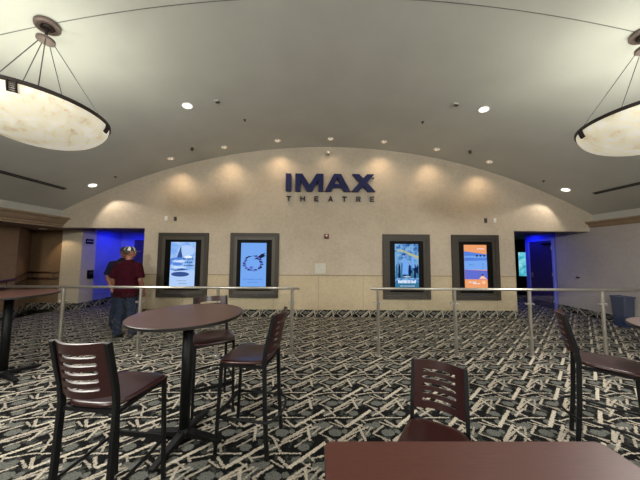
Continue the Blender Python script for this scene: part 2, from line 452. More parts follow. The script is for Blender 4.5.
# ------------------------------------------------------------------ lights in the building
def lamp(name, kind, loc, power, col=(1, 1, 1), parent=None, size=.1, spot=None, blend=.5, direction=None):
    L = bpy.data.lights.new(name, kind); L.energy = power; L.color = col
    if kind in ('POINT', 'SPOT'): L.shadow_soft_size = size
    if kind == 'SPOT': L.spot_size = spot; L.spot_blend = blend
    o = bpy.data.objects.new(name, L); COL.objects.link(o); o.location = loc
    if direction is not None: o.rotation_euler = Vector(direction).to_track_quat('-Z', 'Y').to_euler()
    if parent: o.parent = parent
    return o

def vnormal(x):   # pointing down into the room
    return Vector((-x, 0, -math.sqrt(RV*RV-x*x))).normalized()

def vrot(x):
    return Matrix.Rotation(math.asin(x/RV), 3, 'Y').to_quaternion()

def recessed(x, y, r, lensmat, label, group, power, col, spot, blend=.6, aim=None, soft=.05, baffle=False, zc=None):
    z = vz(x) if zc is None else zc; n = vnormal(x) if zc is None else Vector((0, 0, -1))
    e = empty('recessed_downlight', (x, y, z)); tag(e, label, 'ceiling light', group)
    q = vrot(x) if zc is None else Matrix.Identity(3).to_quaternion(); e.rotation_euler = q.to_euler()
    bm = new(); prof = [(r*1.0, -.001), (r*1.22, -.004), (r*1.25, -.010), (r*1.18, -.014), (r*.98, -.010), (r*.97, -.002)]
    rings = [[(a*math.cos(2*PI*k/28), a*math.sin(2*PI*k/28), h) for k in range(28)] for a, h in prof]
    loft(bm, rings, closed=True); link_mesh('trim_ring', bm, M['white'], e, smooth=True)
    bm = new(); lathe(bm, [(r*.97, -.001), (r*.97, -.004), (r*.5, -.0065), (.001, -.007)], 24)
    link_mesh('lamp_lens', bm, lensmat, e)
    if baffle:
        for k in range(3):
            a = PI/2 + k*2*PI/3
            bm = new(); lathe(bm, [(.028, -.008), (.026, -.016), (.012, -.024), (.001, -.026)], 12, (r*.55*math.cos(a), r*.55*math.sin(a), 0))
            link_mesh('spot_head', bm, M['lens_warm'], e, smooth=True)
    d = aim if aim is not None else (0, 0, -1)
    if power: 
        wd = Vector(d)
        lo = lamp('downlight_bulb', 'SPOT', (0, 0, -.03), power, col, e, soft, spot, blend)
        # local direction so that the beam points along wd in the world
        lo.rotation_euler = (q.inverted() @ wd.normalized()).to_track_quat('-Z', 'Y').to_euler()
    return e

WARM = (1, .74, .48); NEUT = (1, .94, .84)
ord_ = ['leftmost', 'second from the left', 'third from the left', 'middle', 'third from the right', 'second from the right', 'rightmost']
for i, x in enumerate((-4.17, -2.80, -1.41, -.02, 1.39, 2.78, 4.16)):
    p = P_WASH_DIM if i == 3 else P_WASH
    recessed(x, 6.12, .072, M['lens_dim'], 'small recessed wall washer, %s of seven along the arched wall' % ord_[i],
             'wall washers along the arched wall', p, WARM, R(118), 1.0, (0, .30, -1), .05, baffle=True)
for s, w in ((-1, 'left'), (1, 'right')):
    recessed(s*2.82, 4.38, .085, M['lens'], 'bright recessed downlight nearer the viewer on the %s half of the vault' % w,
             'bright recessed downlights', P_DOWN*1.5, NEUT, R(120), .8, (s*-.12, 0, -1))
    recessed(s*6.17, 6.15, .09, M['lens'], 'bright recessed downlight low on the %s haunch of the vault by the arched wall' % w,
             'bright recessed downlights', P_DOWN*.8, (1, .88, .72), R(100), .35, (-s*.42, .12, -1), .03)
recessed(-8.15, 6.85, .07, M['lens_warm'], 'small downlight in the low ceiling beside the left pier', None, 20, WARM, R(95), .4, (.35, .2, -1), .02, zc=2.36)
# added fill spots, unseen behind the viewer (they light the furniture)
for x in (-4.4, -1.5, 1.5, 4.4):
    for y in (-1.2, -4.0):
        lamp('rear_fill_spot', 'SPOT', (x, y, vz(x)-.05), P_REAR, NEUT, None, .12, R(140), .8, (0, .10, -1))

def clip_bm(a, rim_r, dep):
    bm = new()
    for k in range(5):
        t0 = .022 + k*.017
        def P(rad, tt, off):  # on the bowl surface, tt metres below the rim
            th = math.asin(min(1, tt/dep)); rr = rim_r*math.cos(th)*1.0 + off
            return rr, -tt
        r0, z0 = P(rim_r, t0, .012); r1, z1 = P(rim_r, t0+.010, .012)
        w = .028
        pts = []
        for (rr, zz) in ((r0, z0), (r1, z1)):
            for s in (-1, 1): pts.append((rr*math.cos(a)-s*w*math.sin(a), rr*math.sin(a)+s*w*math.cos(a), zz))
        q = [pts[0], pts[1], pts[3], pts[2]]
        q2 = [(x-.02*math.cos(a), y-.02*math.sin(a), z) for x, y, z in q]
        loft(bm, [q, q2])
    for s in (-1, 1):
        pts = []
        for tt in (.0, .04, .07, .105):
            th = math.asin(min(1, tt/dep)); rr = rim_r*math.cos(th)+.013
            pts.append((rr*math.cos(a)-s*.028*math.sin(a), rr*math.sin(a)+s*.028*math.cos(a), -tt))
        tube(bm, pts, .006, 6, square=True)
    return bm

def pendant(x, y, mirror, label, zr=3.25, rr=.60, dep=.36, visible=True):
    e = empty('pendant_light', (x, y, zr)); tag(e, label, 'pendant light', 'alabaster bowl pendants')
    zc = vz(x)-zr
    tilt = Matrix.Translation((0, 0, zc)) @ vnormal(x).to_track_quat('-Z', 'Y').to_matrix().to_4x4()
    bm = new(); lathe(bm, [(.001, .0), (.108, 0), (.112, -.012), (.112, -.035), (.104, -.045), (.06, -.047), (.055, -.03), (.001, -.03)], 36)
    bmesh.ops.transform(bm, matrix=tilt, verts=bm.verts); link_mesh('ceiling_canopy', bm, M['bronze'], e, bevel=.002)
    bm = new(); lathe(bm, [(.001, -.031), (.052, -.033), (.045, -.05), (.03, -.06), (.001, -.06)], 24)
    bmesh.ops.transform(bm, matrix=tilt, verts=bm.verts); link_mesh('canopy_socket', bm, M['dark_bronze'], e, smooth=True)
    zh = zc-.19
    bm = new(); tube(bm, [(0, 0, zc-.04), (0, 0, zh)], .013, 10); link_mesh('stem', bm, M['dark_bronze'], e)
    bm = new(); lathe(bm, [(.001, .02), (.075, .018), (.08, .01), (.08, -.02), (.073, -.025), (.001, -.025)], 32, (0, 0, zh)); link_mesh('cable_hub', bm, M['bronze'], e, bevel=.002)
    for a in (-42, 46, 110, 166, 198):
        if mirror: a = 180-a
        a = R(a)
        bm = new(); tube(bm, [(.065*math.cos(a), .065*math.sin(a), zh-.02), (rr*.985*math.cos(a), rr*.985*math.sin(a), .02)], .0045, 6)
        link_mesh('suspension_cable', bm, M['cable'], e)
    seg = 64
    outer = [(rr*math.cos(t_), -dep*math.sin(t_)) for t_ in [PI/2*i/16 for i in range(17)]]
    inner = [((rr-.02)*math.cos(t_), -(dep-.02)*math.sin(t_)) for t_ in [PI/2*i/16 for i in range(17)]]
    bm = new()
    prof = [(max(a, .001), b_) for a, b_ in outer][::-1] + [(max(a, .001), b_) for a, b_ in inner]
    lathe(bm, prof, seg, cap=False); link_mesh('alabaster_bowl', bm, M['alabaster'], e, smooth=True)
    bm = new(); prof = [(rr-.03, .022), (rr+.014, .022), (rr+.016, -.012), (rr+.002, -.016), (rr-.024, -.012)]
    loft(bm, [[(a*math.cos(2*PI*k/seg), a*math.sin(2*PI*k/seg), h) for k in range(seg)] for a, h in prof], closed=True)
    link_mesh('metal_rim', bm, M['dark_bronze'], e)
    for a in (-57, 24, 123, 204):
        if mirror: a = 180-a
        link_mesh('louvred_clip', clip_bm(R(a), rr, dep), M['dark_bronze'], e)
    bm = new(); lathe(bm, [(.001, -.20), (.06, -.20), (.06, -.14), (.001, -.14)], 16); link_mesh('lamp_holder', bm, M['white'], e)
    lamp('pendant_bulb', 'POINT', (0, 0, -.06), P_PENDANT, (.93, 1, .95), e, .10)
    # the stone glows downwards: a lamp just under the bowl
    L = lamp('bowl_glow', 'AREA', (0, 0, -dep-.03), P_BOWLDOWN, (1, .97, .90), e)
    L.data.shape = 'DISK'; L.data.size = rr*1.4; L.data.spread = R(180)
    return e
pendant(-3.51, 2.657, False, 'left alabaster bowl pendant hanging on cables from the vaulted ceiling')
pendant(3.53, 2.657, True, 'right alabaster bowl pendant, cut by the right edge of the view')

# blue lamps in the vestibules
for x, y in ((-6.6, 8.1), (6.5, 8.3)):
    L = lamp('blue_lamp', 'AREA', (x, y, 2.43), P_BLUE, (.01, .03, 1), None); L.data.shape = 'RECTANGLE'; L.data.size = 1.2; L.data.size_y = .25

for x in (-3.5, 3.5):   # added bare fill lamps, unseen behind the viewer, to lift vault and walls
    lamp('rear_fill_point', 'POINT', (x, -2.3, 3.2), 620, (.98, 1, .96), None, .3)

# ------------------------------------------------------------------ small ceiling fittings
def on_vault(name, x, y):
    e = empty(name, (x, y, vz(x))); e.rotation_euler = vrot(x).to_euler(); return e
for s, w in ((-1, 'left'), (1, 'right')):
    e = on_vault('smoke_detector', s*2.27, 4.38); tag(e, 'small square ceiling sensor next to the bright downlight on the %s' % w, 'sensor', 'ceiling sensors')
    bm = new(); box(bm, -.05, .05, -.05, .05, -.02, 0); link_mesh('sensor_base', bm, M['beige_plate'], e, bevel=.006)
    bm = new(); box(bm, -.02, .05, -.03, .02, -.035, -.02); link_mesh('sensor_grille', bm, M['dark_plastic'], e, bevel=.004)
    e = on_vault('adjustable_spotlight', s*3.47, 5.84); tag(e, 'small unlit adjustable spotlight on the %s side of the vault above the wall washers' % w, 'spotlight', 'unlit adjustable spotlights')
    bm = new(); lathe(bm, [(.001, -.008), (.07, -.008), (.075, 0), (.001, 0)], 20); link_mesh('mounting_plate', bm, M['beige_plate'], e)
    bm = new(); tube(bm, [(0, 0, -.01), (s*.05, .03, -.06)], [.03, .035], 12); link_mesh('spot_head', bm, M['dark_plastic'], e)
    for x, y, w2 in ((1.95, 5.07, 'high'), (5.61, 6.16, 'low')):
        e = on_vault('sprinkler_head', s*x, y); tag(e, 'tiny ceiling sprinkler %s on the %s half of the vault' % (w2, w), 'sprinkler', 'ceiling sprinklers')
        bm = new(); lathe(bm, [(.001, -.006), (.028, -.006), (.032, 0), (.001, 0)], 16); link_mesh('escutcheon', bm, M['dark_plastic'], e)
        bm = new(); tube(bm, [(0, 0, 0), (0, 0, -.03)], .008, 8); lathe(bm, [(.001, -.035), (.018, -.035), (.018, -.031), (.001, -.031)], 12); link_mesh('deflector', bm, M['dark_plastic'], e)
    e = on_vault('slot_diffuser', s*6.56, 4.4 if s < 0 else 4.6)
    tag(e, 'long narrow black air slot low on the %s haunch of the vault' % w, 'air vent', 'linear air slots')
    ln = 1.47 if s < 0 else 1.25
    bm = new(); box(bm, -.035, .035, -ln, ln, -.004, .002); link_mesh('slot_backing', bm, M['black'], e)
    for xx in (-.038, 0, .038):
        bm = new(); box(bm, xx-.006, xx+.006, -ln-.006, ln+.006, -.010, -.003); link_mesh('slot_rail', bm, M['seam'] if xx == 0 else M['dark_plastic'], e)

# ------------------------------------------------------------------ lettering on the arched wall
def letter_polys(ch):
    """unit height letters as lists of polygons, returns polys, width"""
    if ch == 'I': return [[(0, 0), (.30, 0), (.30, 1), (0, 1)]], .30
    if ch == 'M':
        w = 1.52
        return [[(0, 0), (.28, 0), (.28, .62), (.62, 0), (.90, 0), (1.24, .62), (1.24, 0), (1.52, 0), (1.52, 1), (1.14, 1), (.76, .36), (.38, 1), (0, 1)]], w
    if ch == 'A':
        return [[(0, 0), (.34, 0), (.43, .20), (1.01, .20), (1.10, 0), (1.44, 0), (.93, 1), (.51, 1)]], 1.44
    if ch == 'X':
        return [[(0, 0), (.42, 0), (1.34, 1), (.92, 1)], [(.98, 0), (1.40, 0), (.9217, .5217), (.7097, .2913)], [(.06, 1), (.46, 1), (.7017, .7630), (.4897, .5326)]], 1.40
IM_H = .49; e = empty('wall_sign', (0, YW, 3.415)); tag(e, 'large navy blue raised capital letters IMAX on the arched wall', 'sign')
def put_letter(parent, nm, polys, x0, z0, sx, h, mat, d=.09, hole=None):
    bm = new()
    for p in polys: poly_extrude(bm, [(x0+u*sx, z0+v*h) for u, v in p], lambda u, v, w: (u, -.03-w, v), d)
    bmesh.ops.triangulate(bm, faces=[f for f in bm.faces if len(f.verts) > 4], ngon_method='EAR_CLIP')
    o = link_mesh(nm, bm, mat, parent); return o
x = -1.225; sc = .49
widths = dict(I=(0, .135), M=(.205, .565), A=(.775, .76), X=(1.50, .72))
LW = dict(I=(-1.225, -1.085), M=(-1.01, -.43), A=(-.40, .27), X=(.33, .95))
LW = dict(I=(-1.23, -1.08), M=(-.965, -.19), A=(-.155, .55), X=(.575, 1.245))
for ch, (a, c_) in LW.items():
    polys, w = letter_polys(ch)
    s_ = (c_-a)/w
    if ch == 'A':   # A with its counter cut: left stroke, right stroke, bar
        polys = [[(0, 0), (.36, 0), (.47, .22), (.56, .42), (.72, .78), (.72, 1), (.52, 1)], [(1.44, 0), (1.08, 0), (.97, .22), (.88, .42), (.72, .78), (.72, 1), (.92, 1)], [(.465, .22), (.975, .22), (.885, .42), (.555, .42)]]
    put_letter(e, 'letter', polys, a, 0, s_, IM_H, M['letter_blue'])
bm = new(); tube(bm, [(1.20, -.03, .40), (1.20, -.06, .40)], .022, 14); link_mesh('trademark_dot', bm, M['letter_blue'], e)
for k, xx in enumerate((-1.16, -.7, -.1, .3, .8)):
    bm = new(); tube(bm, [(xx, 0, .06), (xx, -.04, .06)], .008, 6); link_mesh('standoff', bm, M['letter_black'], e)
T = {'T': [[(0, .8), (1, .8), (1, 1), (0, 1)], [(.38, 0), (.62, 0), (.62, .8), (.38, .8)]],
     'H': [[(0, 0), (.25, 0), (.25, 1), (0, 1)], [(.75, 0), (1, 0), (1, 1), (.75, 1)], [(.25, .4), (.75, .4), (.75, .6), (.25, .6)]],
     'E': [[(0, 0), (.25, 0), (.25, 1), (0, 1)], [(.25, .8), (.9, .8), (.9, 1), (.25, 1)], [(.25, 0), (.9, 0), (.9, .2), (.25, .2)], [(.25, .4), (.82, .4), (.82, .6), (.25, .6)]],
     'A': [[(0, 0), (.25, 0), (.5, .72), (.5, 1), (.37, 1)], [(1, 0), (.75, 0), (.5, .72), (.5, 1), (.63, 1)], [(.29, .2), (.71, .2), (.65, .38), (.35, .38)]],
     'R': [[(0, 0), (.25, 0), (.25, 1), (0, 1)], [(.25, .82), (.7, .82), (.86, .82), (.75, 1), (.25, 1)], [(.25, .38), (.7, .38), (.86, .5), (.62, .56), (.25, .56)], [(.66, .5), (.86, .46), (.95, .62), (.95, .8), (.86, .9), (.68, .84)], [(.42, .4), (.7, .4), (1.0, 0), (.72, 0)]]}
e2 = empty('wall_sign', (0, YW, 3.15)); tag(e2, 'small widely spaced black letters THEATRE below the blue lettering', 'sign')
n = 7
for i, ch in enumerate('THEATRE'):
    xc = -1.205 + i*(2.43-.11)/6
    put_letter(e2, 'letter', T[ch], xc-.01, 0, .13, .14, M['letter_black'], .03)

# ------------------------------------------------------------------ poster displays
def flat(polys, y):
    bm = new()
    for p in polys: poly_extrude(bm, p, lambda u, v, w: (u, y-w, v), .001)
    return bm
def rect(x0, x1, z0, z1): return [(x0, z0), (x1, z0), (x1, z1), (x0, z1)]
def ell(cx, cz, rx, rz, n=20, a0=0, a1=2*PI):
    return [(cx+rx*math.cos(a0+(a1-a0)*k/n), cz+rz*math.sin(a0+(a1-a0)*k/n)) for k in range(n)]
SCR = {k: emit('screen_'+k, c, s) for k, (c, s) in dict(
    lightblue=((120, 172, 246), .95), paleblue=((176, 206, 250), 1.0), midblue=((92, 138, 232), .9), deepblue=((62, 92, 160), .8), ink=((40, 44, 74), .5),
    white=((228, 240, 255), 1.05), orange=((244, 164, 110), .95), cyan=((96, 190, 236), .9), tan=((190, 192, 150), .9), navy=((26, 44, 96), .6),
    teal=((60, 130, 170), .8), peach=((250, 196, 160), 1.0), violet=((104, 118, 220), .88), green=((70, 200, 190), .9)).items()}
def screen_grad(name, cols, scale=2.2):
    m = bpy.data.materials.new(name); m.use_nodes = True; t = NT(m); t.n.remove(t.n['Principled BSDF'])
    o = t.new('ShaderNodeTexCoord').outputs['Object']; n = t.noise(scale, 5, o, .65)
    k = len(cols); c = t.ramp(n.outputs[0], [(.28+.44*i/(k-1), lin(cc)) for i, cc in enumerate(cols)])
    e = t.new('ShaderNodeEmission'); t.link(c, e.inputs[0]); e.inputs[1].default_value = .95
    t.link(e.outputs[0], t.n['Material Output'].inputs[0]); return m
G1 = screen_grad('screen_watercolour', [(70, 130, 240), (140, 186, 248), (206, 222, 248)], 4)
G3 = screen_grad('screen_crowd', [(20, 34, 84), (66, 120, 190), (140, 190, 230), (90, 110, 170)], 9)

def display(x0, x1, z0, z1, sx0, sx1, sz0, sz1, label, art, bgmat, sharp=0):
    cx = (x0+x1)/2; zc = z0
    e = empty('poster_display', (cx, YW, z0)); tag(e, label, 'display screen', 'poster displays on the arched wall')
    w = (x1-x0)/2; h = z1-z0
    def ring(bm, a, b_, c_, d, wd, y0, y1):
        box(bm, a, a+wd, y0, y1, c_, d); box(bm, b_-wd, b_, y0, y1, c_, d); box(bm, a+wd, b_-wd, y0, y1, c_, c_+wd); box(bm, a+wd, b_-wd, y0, y1, d-wd, d)
    bm = new(); ring(bm, -w, w, 0, h, .10, -.06, 0); link_mesh('outer_frame', bm, M['frame'], e)
    bm = new(); ring(bm, -w+.10, w-.10, .10, h-.10, .085, -.048, -.0); link_mesh('inner_frame', bm, M['frame_in'] if sharp == 0 else M['frame'], e)
    bm = new(); box(bm, -w+.185, w-.185, -.03, 0, .185, h-.185); link_mesh('bezel', bm, M['bezel'], e)
    a, b_, c_, d = sx0-cx, sx1-cx, sz0-z0, sz1-z0
    bm = new(); box(bm, a, b_, -.034, -.029, c_, d); scr = link_mesh('screen', bm, bgmat, e)
    W_, H_ = b_-a, d-c_
    m_ = lambda p: [(a+u*W_, c_+v*H_) for u, v in p]
    for i, (nm, mat, polys) in enumerate(art):
        y_ = -.0335-.0015*(i+1)
        if nm == 'picture_shape' and len(polys) < 7:
            for p in polys: link_mesh(nm, flat([m_(p)], y_), mat, scr)
        else: link_mesh(nm, flat([m_(p) for p in polys], y_), mat, scr)
    return e
def textrow(x0, x1, z, h, n, gap=.25, seed=1):
    rr = random.Random(seed); out = []; w = (x1-x0)/n
    for i in range(n):
        a = x0+i*w; out.append(rect(a, a+w*(1-gap)*rr.uniform(.7, 1), z, z+h*rr.uniform(.7, 1)))
    return out
art1 = [('picture_shape', SCR['paleblue'], [rect(0, 1, 0, .36), ell(.62, .80, .34, .13)]),
        ('picture_shape', SCR['deepblue'], [[(.25, .60), (.30, .72), (.38, .87), (.42, .90), (.43, .80), (.48, .68), (.46, .60)], ell(.42, .27, .36, .055), [(.02, .38), (.2, .37), (.5, .40), (.75, .37), (.5, .355), (.2, .345)]]),
        ('picture_shape', SCR['midblue'], [ell(.34, .625, .26, .022), ell(.3, .50, .22, .03), [(.0, .46), (.12, .55), (.20, .62), (.06, .64), (0, .6)]]),
        ('picture_shape', SCR['white'], [ell(.72, .66, .16, .03), ell(.35, .565, .3, .012), ell(.35, .43, .3, .012)]),
        ('text_line', SCR['ink'], textrow(.52, .95, .605, .025, 5, seed=2)+textrow(.6, .93, .53, .03, 4, seed=3)+textrow(.56, .97, .455, .03, 6, seed=4)+textrow(.32, .70, .12, .01, 6, seed=5)+textrow(.38, .72, .06, .012, 6, seed=6))]
display(-4.665, -3.32, .505, 2.245, -4.33, -3.66, .80, 1.994, 'leftmost lit poster display in a brown frame, blue and white seascape picture', art1, G1)
rr = random.Random(5); wre = []; wre2 = []
for k in range(46):
    a = R(150) + R(290)*k/45; rad = .33
    cx_, cz_ = .48+rad*math.cos(a)*1.0, .53+.165*math.sin(a)
    (wre if k % 3 else wre2).append(ell(cx_+rr.uniform(-.03, .03), cz_+rr.uniform(-.012, .012), rr.uniform(.03, .07), rr.uniform(.010, .022), 7))
art2 = [('picture_shape', SCR['ink'], wre+[[(.5, .63), (.62, .655), (.80, .745), (.96, .77), (.90, .72), (.99, .71), (.84, .66), (.72, .62)]]),
        ('picture_shape', SCR['ink'], [[(.18, .66), (.32, .70), (.45, .69), (.3, .665), (.2, .62)]]),
        ('picture_shape', SCR['violet'], wre2+[ell(.42, .435, .08, .03)]),
        ('text_line', SCR['midblue'], textrow(.12, .88, .155, .03, 12, seed=8)+textrow(.3, .7, .09, .02, 6, seed=9))]
display(-2.715, -1.40, .505, 2.255, -2.424, -1.734, .80, 1.984, 'lit poster display left of the lettering, dark wreath shape on plain light blue', art2, SCR['lightblue'])
crowd = []
for k in range(9):
    x_ = .06+k*.11; h_ = rr.uniform(.12, .24)
    crowd.append([(x_-.05, .22), (x_+.06, .22), (x_+.05, .40+h_*.4), (x_+.015, .47+h_*.4), (x_-.03, .41+h_*.4)])
art3 = [('picture_shape', SCR['teal'], crowd[::2]+[rect(.0, 1, .0, .12)]),
        ('picture_shape', SCR['navy'], crowd[1::2]+[ell(.38, .75, .07, .02), ell(.62, .36, .10, .05), [(.75, .4), (.98, .3), (.98, .5)]]),
        ('picture_shape', SCR['tan'], [[(.04, .86), (.3, .87), (.6, .80), (1.0, .72), (1.0, .66), (.6, .745), (.4, .81), (.1, .84)]]),
        ('picture_shape', SCR['lightblue'], [[(.3, .3), (.55, .3), (.56, .58), (.45, .68), (.33, .62)], ell(.36, .72, .05, .025), [(.7, .45), (.83, .45), (.8, .66), (.7, .66)], ell(.74, .69, .045, .022)]),
        ('text_line', SCR['white'], textrow(.36, .66, .235, .025, 6, seed=11)+textrow(.12, .88, .10, .075, 13, .18, seed=12)+textrow(.2, .82, .03, .015, 12, seed=13))]
display(1.45, 2.74, .49, 2.25, 1.78, 2.425, .80, 1.984, 'lit poster display right of the lettering, blue film poster of people under an aircraft', art3, G3, 1)
art4 = [('picture_shape', SCR['midblue'], [[(0, .85), (1, .78), (1, .42), (0, .42)]]),
        ('picture_shape', SCR['lightblue'], [[(0, .62), (1, .64), (1, .42), (0, .42)], rect(0, .98, .70, .74)]),
        ('picture_shape', SCR['violet'], [[(0, .42), (1, .40), (1, .20), (0, .20)]]),
        ('picture_shape', SCR['ink'], [ell(.56, .745, .045, .022), ell(.72, .745, .045, .022), ell(.88, .745, .045, .022), ell(.78, .30, .05, .018)]),
        ('picture_shape', SCR['peach'], [ell(.82, .13, .08, .04), [(.62, .21), (.72, .27), (.8, .285), (.97, .21)]]),
        ('text_line', SCR['white'], textrow(.58, .92, .895, .025, 6, seed=21)+textrow(.15, .5, .125, .022, 6, seed=22)+textrow(.36, .68, .09, .025, 5, seed=23)),
        ('text_line', SCR['deepblue'], textrow(.2, .42, .53, .012, 4, seed=24)+textrow(.78, .86, .55, .012, 1, seed=25)+textrow(.78, .86, .50, .012, 1, seed=26)+textrow(.78, .86, .45, .012, 1, seed=28)+textrow(.1, .4, .67, .01, 4, seed=27))]
display(3.35, 4.645, .475, 2.25, 3.683, 4.306, .80, 1.975, 'rightmost lit poster display in a brown frame, orange and blue schedule', art4, SCR['orange'], 1)
# glowing screen far back in the dark passage
e = empty('poster_display', (9.05, 10.89, .75)); tag(e, 'glowing cyan screen seen in the dark passage beyond the right opening', 'display screen')
bm = new(); box(bm, -.6, .6, -.05, 0, -.1, 1.35); link_mesh('bezel', bm, M['bezel'], e)
bm = new(); box(bm, -.28, .55, -.055, -.05, .05, 1.12); sc_ = link_mesh('screen', bm, screen_grad('screen_passage', [(20, 90, 130), (90, 200, 220), (210, 240, 240)], 3), e)

# ------------------------------------------------------------------ small things on the arched wall
def plate(name, x, z, w, h, mat, label, cat, d=.02, group=None, extra=None):
    e = empty(name, (x, YW, z)); tag(e, label, cat, group)
    bm = new(); box(bm, -w/2, w/2, -d, 0, -h/2, h/2); link_mesh('cover_plate', bm, mat, e, bevel=.003)
    bm = new(); tube(bm, [(0, -d+.001, 0), (0, -d-.004, 0)], min(w, h)*.22, 12); link_mesh(extra or 'centre_button', bm, mat, e)
    return e
plate('wall_switch', -4.515, 2.645, .075, .125, M['white'], 'small white wall plate above the leftmost poster display', 'wall plate')
plate('wall_switch', -4.265, 2.635, .075, .115, M['dark_plastic'], 'small dark wall plate above the leftmost poster display', 'wall plate')
plate('wall_switch', 4.335, 2.66, .075, .125, M['dark_plastic'], 'small dark wall plate above the rightmost poster display', 'wall plate')
plate('wall_switch', 4.59, 2.66, .075, .125, M['white'], 'small white wall plate above the rightmost poster display', 'wall plate')
plate('blank_cover', -.265, 1.30, .30, .27, M['beige_plate'], 'pale square cover plate in the middle of the beige wall', 'wall plate')
e = empty('fire_alarm', (-.095, YW, 2.18)); tag(e, 'small dark red fire alarm strobe under the lettering', 'fire alarm')
bm = new(); box(bm, -.065, .065, -.04, 0, -.065, .065); link_mesh('alarm_body', bm, M['red'], e, bevel=.006)
bm = new(); box(bm, -.025, .025, -.06, -.04, -.005, .045); link_mesh('strobe_lens', bm, M['white'], e, bevel=.006)
e = empty('wall_camera', (-.066, YW, 4.49)); tag(e, 'tiny white camera near the top of the arched wall', 'camera')
bm = new(); tube(bm, [(0, 0, 0), (0, -.08, .01)], .022, 10); link_mesh('bracket', bm, M['white'], e)
bm = new(); lathe(bm, [(.001, .05), (.035, .045), (.05, .02), (.05, -.01), (.001, -.012)], 18, (0, -.11, 0)); h_ = link_mesh('camera_body', bm, M['white'], e, smooth=True)
bm = new(); lathe(bm, [(.046, -.012), (.035, -.04), (.001, -.055)], 18, (0, -.11, 0)); link_mesh('camera_dome', bm, M['bronze'], e, smooth=True)
e = empty('wall_hook', (7.25, 6.95, 1.07)); tag(e, 'small dark knob on the right grey wall', 'wall knob')
bm = new(); tube(bm, [(0, 0, 0), (-.03, 0, 0), (-.05, 0, 0)], [.02, .02, .035], 12); link_mesh('knob', bm, M['dark_plastic'], e)
e = empty('sign_plate', (-7.45, 7.53, 2.04)); tag(e, 'small dark sign on the wall of the left vestibule, above the wall box', 'sign')
bm = new(); box(bm, 0, .015, -.12, .12, -.075, .075); link_mesh('sign_board', bm, M['bezel'], e)
bm = new()
for k in range(4): box(bm, .015, .017, -.09+k*.05, -.06+k*.05, -.015, .02)
link_mesh('sign_marks', bm, M['beige_plate'], e)
e = empty('wall_box', (-7.45, 7.60, 1.02)); tag(e, 'black wall box on the wall of the left vestibule', 'wall box')
bm = new(); box(bm, 0, .05, -.085, .085, -.13, .13); link_mesh('box_body', bm, M['bezel'], e, bevel=.005)
bm = new(); box(bm, .05, .055, -.05, .05, .0, .09); link_mesh('box_window', bm, M['dark_plastic'], e)

# handrail on the tan wall
e = empty('wall_handrail', (-8.0, 7.33, 0)); tag(e, 'dark double handrail on the tan wall at the far left', 'handrail')
for z in (1.10, .92):
    bm = new(); tube(bm, [(-.07, -.07, z), (-.93, -.07, z), (-.945, -.10, z), (-.07, -1.06, z-.09), (-.045, -1.12, z-.10), (-.045, -3.2, z-.40)], .026, 10); link_mesh('rail', bm, M['rail_wood'], e, smooth=True)
for x_, y_, dx, dy, dz in ((-.2, -.07, 0, .07, 0), (-.82, -.07, 0, .07, 0), (-.51, -.58, -.06, -.04, -.045), (-.045, -1.25, -.075, 0, -.12)):
    bm = new(); tube(bm, [(x_, y_, .92+dz), (x_, y_, 1.09+dz)], .008, 6); tube(bm, [(x_, y_, .93+dz), (x_+dx, y_+dy, .88+dz)], .01, 6); link_mesh('bracket', bm, M['black_metal'], e)

# ------------------------------------------------------------------ glass balustrades
YR = 4.07
def balustrade(x0, x1, posts, label):
    e = empty('glass_balustrade', (0, YR, 0)); tag(e, label, 'railing', 'glass balustrades')
    bm = new(); tube(bm, [(x0, 0, 1.098), (x1, 0, 1.098)], .022, 14); link_mesh('top_rail', bm, M['steel'], e, smooth=True)
    for x in posts:
        bm = new(); tube(bm, [(x, 0, 0), (x, 0, 1.08)], .025, 14); lathe(bm, [(.001, 0), (.055, 0), (.055, .008), (.03, .016), (.001, .016)], 20, (x, 0, 0))
        po = link_mesh('post', bm, M['steel'], e)
        for z in (.30, .86):
            for s in (-1, 1):
                bm = new(); tube(bm, [(x, 0, z), (x+s*.045, 0, z)], .010, 8); tube(bm, [(x+s*.055, -.016, z), (x+s*.055, .016, z)], .018, 12)
                link_mesh('glass_clamp', bm, M['steel'], po)
    ps = sorted(posts)
    for a, c_ in zip(ps, ps[1:]):
        bm = new(); box(bm, a+.045, c_-.045, -.005, .005, .10, 1.0); link_mesh('glass_panel', bm, M['glass'], e)
balustrade(-7.1, -.63, [-7.05, -5.82, -4.55, -3.27, -1.99, -.755], 'left stainless steel and glass balustrade, in front of the two men')
balustrade(.56, 7.1, [.685, 1.975, 3.24, 4.48, 5.75, 7.0], 'right stainless steel and glass balustrade, in front of the blue bin')

